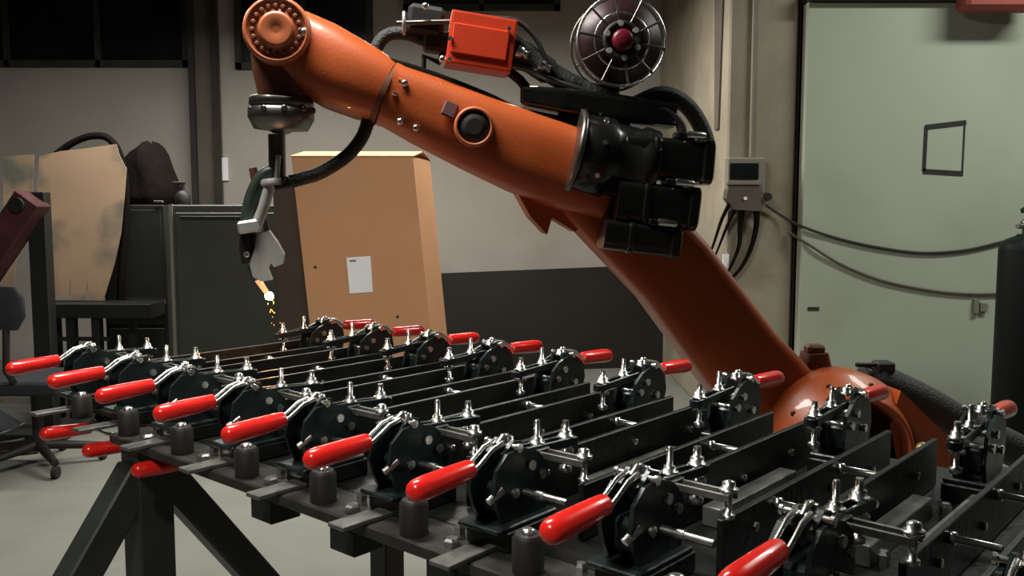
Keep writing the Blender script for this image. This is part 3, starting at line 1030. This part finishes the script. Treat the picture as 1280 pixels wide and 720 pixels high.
# low dark bench in front of the stained cardboard
Yb = 5.35
a, b = at(40, 372, Yb), at(214, 398, Yb)
be = empty('work_bench', ((a.x + b.x) / 2, Yb + .2, 0), 'low dark steel bench under the stained cardboard sheet', 'bench')
a.z = at(90, 377.5, Yb + .12).z
bx(MB(), a.x, b.x - .12, Yb, Yb + .22, b.z, a.z, .004).build('bench_top', M['cab_dark'], be)
for x in (48, 85, 117):
    p = at(x, 400, Yb)
    bx(MB(), p.x - .025, p.x + .025, Yb + .02, Yb + .07, 0, b.z).build('leg', M['cab_dark'], be)
for x in (52, 150):
    p = at(x, 400, Yb)
    bx(MB(), p.x - .02, p.x + .02, Yb + .16, Yb + .2, 0, b.z).build('leg', M['cab_dark'], be)
zst = at(60, 425, Yb).z
bx(MB(), at(48, 0, Yb).x, at(117, 0, Yb).x, Yb + .035, Yb + .055, zst - .012, zst + .012).build('stretcher', M['cab_dark'], be)

# stained cardboard sheets leaning on the bench
Yq = 5.5


def leaning(pts, Yl, lean, th):
    zbm = min(at(x, y, Yl).z for x, y in pts)
    out = []
    for x, y in pts:
        p = at(x, y, Yl)
        yy = Yl + (p.z - zbm) * lean
        out.append(at(x, y, yy))
    return MB().slab(out, (0, th, 0))


zbench = a.z
sheet = leaning([(49, 195), (75, 189), (110, 185), (145, 180), (150, 196), (158, 211), (155, 250), (151, 292), (143, 330), (129, 376), (112, 375), (109, 352), (106, 375), (90, 374), (88, 350), (85, 373), (64, 368), (63, 340), (57, 316), (60, 290), (50, 250), (46, 235)], Yb + .12, .10, .007)
tag(sheet.build_at_base('cardboard_sheet', M['card_old']), 'big torn and stained cardboard sheet leaning above the low bench', 'cardboard')
sheet2 = leaning([(4, 196), (42, 193), (41, 239), (24, 300), (13, 380), (11, 503), (4, 503)], Yb + .6, .04, .007)
tag(sheet2.build_at_base('cardboard_sheet', M['card_old']), 'narrow pale cardboard sheet at the left edge behind the maroon beam', 'cardboard')
MB_ = MB().tube(smooth_path([at(70, 193, Yb + .27), at(92, 178, Yb + .27), at(115, 170, Yb + .27), at(137, 174, Yb + .27), at(152, 200, Yb + .27), at(158, 250, Yb + .27), at(152, 330, Yb + .27), at(150, 385, Yb + .27)]), .022, 10)
tag(MB_.build_at_base('rubber_hose', M['cloth']), 'dark rubber hose arching over the top of the stained cardboard', 'hose')

# hoist: dark post with a maroon boom slanting down to the left
Yh = 5.15
hp = at(48, 240, Yh)
ho = empty('shop_hoist', (hp.x, Yh, 0), 'dark steel post with a slanting maroon boom at the left edge', 'hoist')
MB().box((hp.x - .0, Yh, hp.z / 2 + .0), (.10, .08, hp.z), bev=.005).build('post', M['cab_dark'], ho)
MB().box((hp.x - .0, Yh, .02), (.36, .4, .04), bev=.006).build('foot_plate', M['cab_dark'], ho)
m = MB()
square_bar(m, at(42, 248, Yh - .09), at(-30, 355, Yh - .09), .15, (0, 1, 0))
m.build('boom', M['maroon'], ho)
MB().lathe(Vector((at(42, 256, Yh).x, Yh - .19, at(42, 256, Yh).z)), (0, 1, 0), [(0, .04), (.2, .04)], 14).build('pivot', M['cab_dark'], ho)

# swivel chair at the left edge
Ys = 4.25
p = at(6, 375, Ys)
ch = empty('swivel_chair', (p.x, Ys + .05, 0), 'dark blue-black swivel chair at the left edge behind the table', 'chair')
m = MB()
m.loft([at(6, 412, Ys), at(6, 395, Ys), at(6, 372, Ys), at(6, 358, Ys)], [(.02, .06), (.026, .095), (.026, .09), (.016, .05)], (0, 1, 0), 3, 20)
m.build('backrest', M['chair'], ch)
zse = .43
m = MB()
m.box((p.x, Ys + .24, zse), (.42, .42, .07), bev=.03, seg=3)
m.build('seat', M['chair'], ch)
MB().tube([(p.x, Ys, at(6, 400, Ys).z), (p.x, Ys - .02, zse + .1), (p.x, Ys + .1, zse - .03)], .016, 8).build('back_bar', M['black_matt'], ch)
MB().tube([(p.x, Ys + .24, .08), (p.x, Ys + .24, zse)], .028, 12).build('column', M['black_matt'], ch)
for i in range(5):
    th = 2 * PI * i / 5 + .4
    e = Vector((p.x + .29 * math.cos(th), Ys + .24 + .29 * math.sin(th), .075))
    MB().tube([(p.x, Ys + .24, .11), e], [.026, .018], 8).build('base_arm', M['black_matt'], ch)
    MB().lathe(e + Vector((-.012, 0, -.045)), (1, 0, 0), [(0, .03), (.024, .03)], 14).build('caster', M['black_matt'], ch)


# clutter on the floor by the left edge
def on_floor(px, py, h=0.0):
    r = ray(px, py)
    k = (h - CAM_Z) / r.z
    return CAM + r * k


pts = [on_floor(*q, .012) for q in ((-40, 560), (-10, 556), (18, 552), (42, 546), (66, 540))]
tag(MB().tube(smooth_path(pts), .012, 8).build_at_base('floor_cable', M['black_matt']), 'black cable on the floor at the left edge, nearer the wall', 'cable')
pts = [on_floor(*q, .014) for q in ((-40, 568), (-8, 566), (20, 566), (48, 563))]
tag(MB().tube(smooth_path(pts), .014, 8).build_at_base('floor_cable', M['flange']), 'grey metallic hose on the floor at the left edge, nearer the camera', 'hose')
m = MB()
bp = on_floor(0, 545)
m.loft([bp + Vector((-.25, .2, .0)), bp + Vector((-.22, .2, .07)), bp + Vector((-.2, .2, .12))], [(.16, .26), (.15, .24), (.06, .12)], (0, 1, 0), 3, 20)
tag(m.build_at_base('tool_bag', M['chair']), 'dark blue bag slumped on the floor at the left edge', 'bag')

# dark sheet standing at the wall behind the robot
Yp = 7.0
p0, p1 = at(546, 342, Yp), at(850, 330, Yp + .3)
dp = empty('steel_partition', ((p0.x + p1.x) / 2, Yp + .15, 0), 'low dark steel partition standing before the wall between carton and robot', 'partition')
m = MB()
m.slab([Vector((p0.x, Yp, 0)), Vector((p1.x, Yp + .3, 0)), Vector((p1.x, Yp + .3, p1.z)), Vector((p0.x, Yp, p0.z))], (0, .03, 0))
m.build('sheet', M['panel'], dp)
MB().box((p0.x - .004, Yp, p0.z / 2), (.022, .04, p0.z), bev=.002).build('edge_strip', M['box_grey'], dp)

# small white switch on the left wall
tag(px_box(MB(), 276, 197, 285, 226, WY - .03, .03, .004).build_at_base('light_switch', M['paper']), 'small white switch on the wall right of the dark pillar', 'switch')

# ------------------------------------------------------------------ background, right
Ye = PY - .07
eb_ = at(930, 225, PY)
el = empty('switch_box', (eb_.x, PY - .04, at(930, 262, PY).z), 'grey electrical box with dark window on the concrete pillar', 'electrical box')
px_box(MB(), 910, 197, 956, 252, Ye, .07, .006).build('box_body', M['box_grey'], el)
px_box(MB(), 913, 204, 948, 224, Ye - .008, .01).build('window', M['shade_and_glass'], el)
px_box(MB(), 909, 226, 951, 231, Ye - .03, .035, .002).build('sill', M['box_grey'], el)
m = MB()
m.slab([at(911, 232, Ye - .02), at(950, 232, Ye - .02), at(958, 250, Ye - .02), at(950, 264, Ye - .02), at(918, 262, Ye - .02), at(908, 248, Ye - .02)], (0, .09, 0))
m.build('socket_panel', M['box_brown'], el)
MB().lathe(at(961, 246, Ye - .04), (0, 1, 0), [(0, .02), (.06, .026), (.11, .026)], 14).build('plug', M['black_matt'], el)
MB().lathe(at(932, 248, Ye - .03), (0, 1, 0), [(0, .010), (.02, .010)], 10).build('lamp', M['paper'], el)
for i, path in enumerate(([(914, 250), (902, 275), (892, 305), (884, 325)], [(922, 255), (908, 285), (900, 305), (890, 330)], [(928, 258), (925, 285), (923, 310), (908, 345)], [(946, 258), (945, 285), (938, 312), (926, 335), (912, 350)])):
    w = [.008, .007, .012, .012][i]
    pp = smooth_path([at(x, y, Ye + .04 if j else Ye) for j, (x, y) in enumerate(path)])
    MB().tube(pp, [w * (1.6 - 1.0 * j / len(pp)) for j in range(len(pp))], 8).build('cable', M['cloth'], el)
t0, t1 = at(945, -60, PY - .02), at(942, 197, PY - .02)
tag(MB().tube([t0, Vector((t0.x, PY - .02, t1.z + .003))], .012, 10).build_at_base('conduit', M['box_grey']), 'thin grey conduit pipe running down the pillar into the switch box', 'pipe')
tag(px_box(MB(), 904, 318, 911, 346, PY - .012, .012).build_at_base('white_tag', M['paper']), 'small white tag low on the pillar above the robot arm', 'tag')

w1 = [(957, 256), (978, 270), (1000, 282), (1040, 296), (1090, 308), (1150, 316), (1205, 313), (1250, 303), (1276, 296)]
tag(MB().tube(smooth_path([at(x, y, PY - .03 if x < 1000 else DY - .012) for x, y in w1]), .0075, 8).build_at_base('wall_cable', M['trim']), 'upper thin cable sagging across the pale door leaf', 'cable')
w2 = [(985, 290), (1010, 305), (1050, 330), (1100, 350), (1150, 361), (1200, 367), (1250, 367), (1300, 362)]
tag(MB().tube(smooth_path([at(x, y, PY - .02 if x < 1000 else DY - .012) for x, y in w2]), .0075, 8).build_at_base('wall_cable', M['box_brown']), 'lower thin cable sagging across the pale door leaf', 'cable')
# square of black tape on the door leaf
tp = empty('tape_square', at(1180, 216, DY - .004), 'open square of black tape stuck on the pale door leaf', 'tape')
for (p0, p1, w) in (((1157, 159), (1208, 153), 3), ((1158, 158), (1155, 214), 2.2), ((1154, 214), (1204, 217), 3), ((1206, 156), (1203, 215), 1.0)):
    m = MB()
    A, B = at(*p0, DY - .004), at(*p1, DY - .004)
    d = (B - A).normalized()
    nrm = d.cross(Vector((0, 1, 0))) * (w * DY / F_PX)
    m.slab([A - nrm, B - nrm, B + nrm, A + nrm], (0, .004, 0))
    m.build('strip', M['tape'], tp)
# hook, small dents
hk = px_box(MB(), 1218, 374, 1224, 392, DY - .025, .025, .003)
hk.box(at(1229, 384, DY - .012), (.04, .024, .05), bev=.003)
tag(hk.build_at_base('wall_hook', M['box_grey']), 'small metal catch on the pale door leaf below the lower cable', 'hook')
tag(px_box(MB(), 1010, 384, 1024, 388, DY - .005, .005).build_at_base('door_scratch', M['tape']), 'short dark strip on the pale door leaf near the dark joint', 'strip')
m = px_box(MB(), 1213, -70, 1300, 10, DY - .2, .15, .02)
tag(m.build_at_base('red_box', M['red_faded']), 'faded red box on the wall cut by the top edge of the frame', 'box')

# gas cylinder at the right edge
Yg = 4.6
gl = at(1247, 400, Yg).x
R_ = .125
gc = Vector((gl + R_, Yg, 0))
gz = at(1262, 300, Yg).z
gy = empty('gas_cylinder', gc, 'tall black gas cylinder at the right edge of the frame', 'gas cylinder')
MB().lathe(gc, (0, 0, 1), [(0, R_ - .01), (.015, R_), (gz - .05, R_), (gz - .015, R_ * .93), (gz + .005, R_ * .7), (gz + .02, .05), (gz + .03, .04)], 32).build('tank', M['cyl'], gy)
m = MB()
m.lathe(gc + Vector((0, 0, gz + .02)), (0, 0, 1), [(0, .022), (.05, .022), (.06, .03), (.075, .03), (.085, .014), (.12, .014)], 14)
m.build('valve', M['flange'], gy)
MB().lathe(gc + Vector((0, 0, gz + .135)), (0, 0, 1), [(0, .03), (.02, .034), (.03, .02)], 14).build('hand_wheel', M['cyl'], gy)
MB().tube([gc + Vector((0, 0, gz + .07)), gc + Vector((-.06, -.02, gz + .07))], .013, 10).build('outlet', M['chrome'], gy)
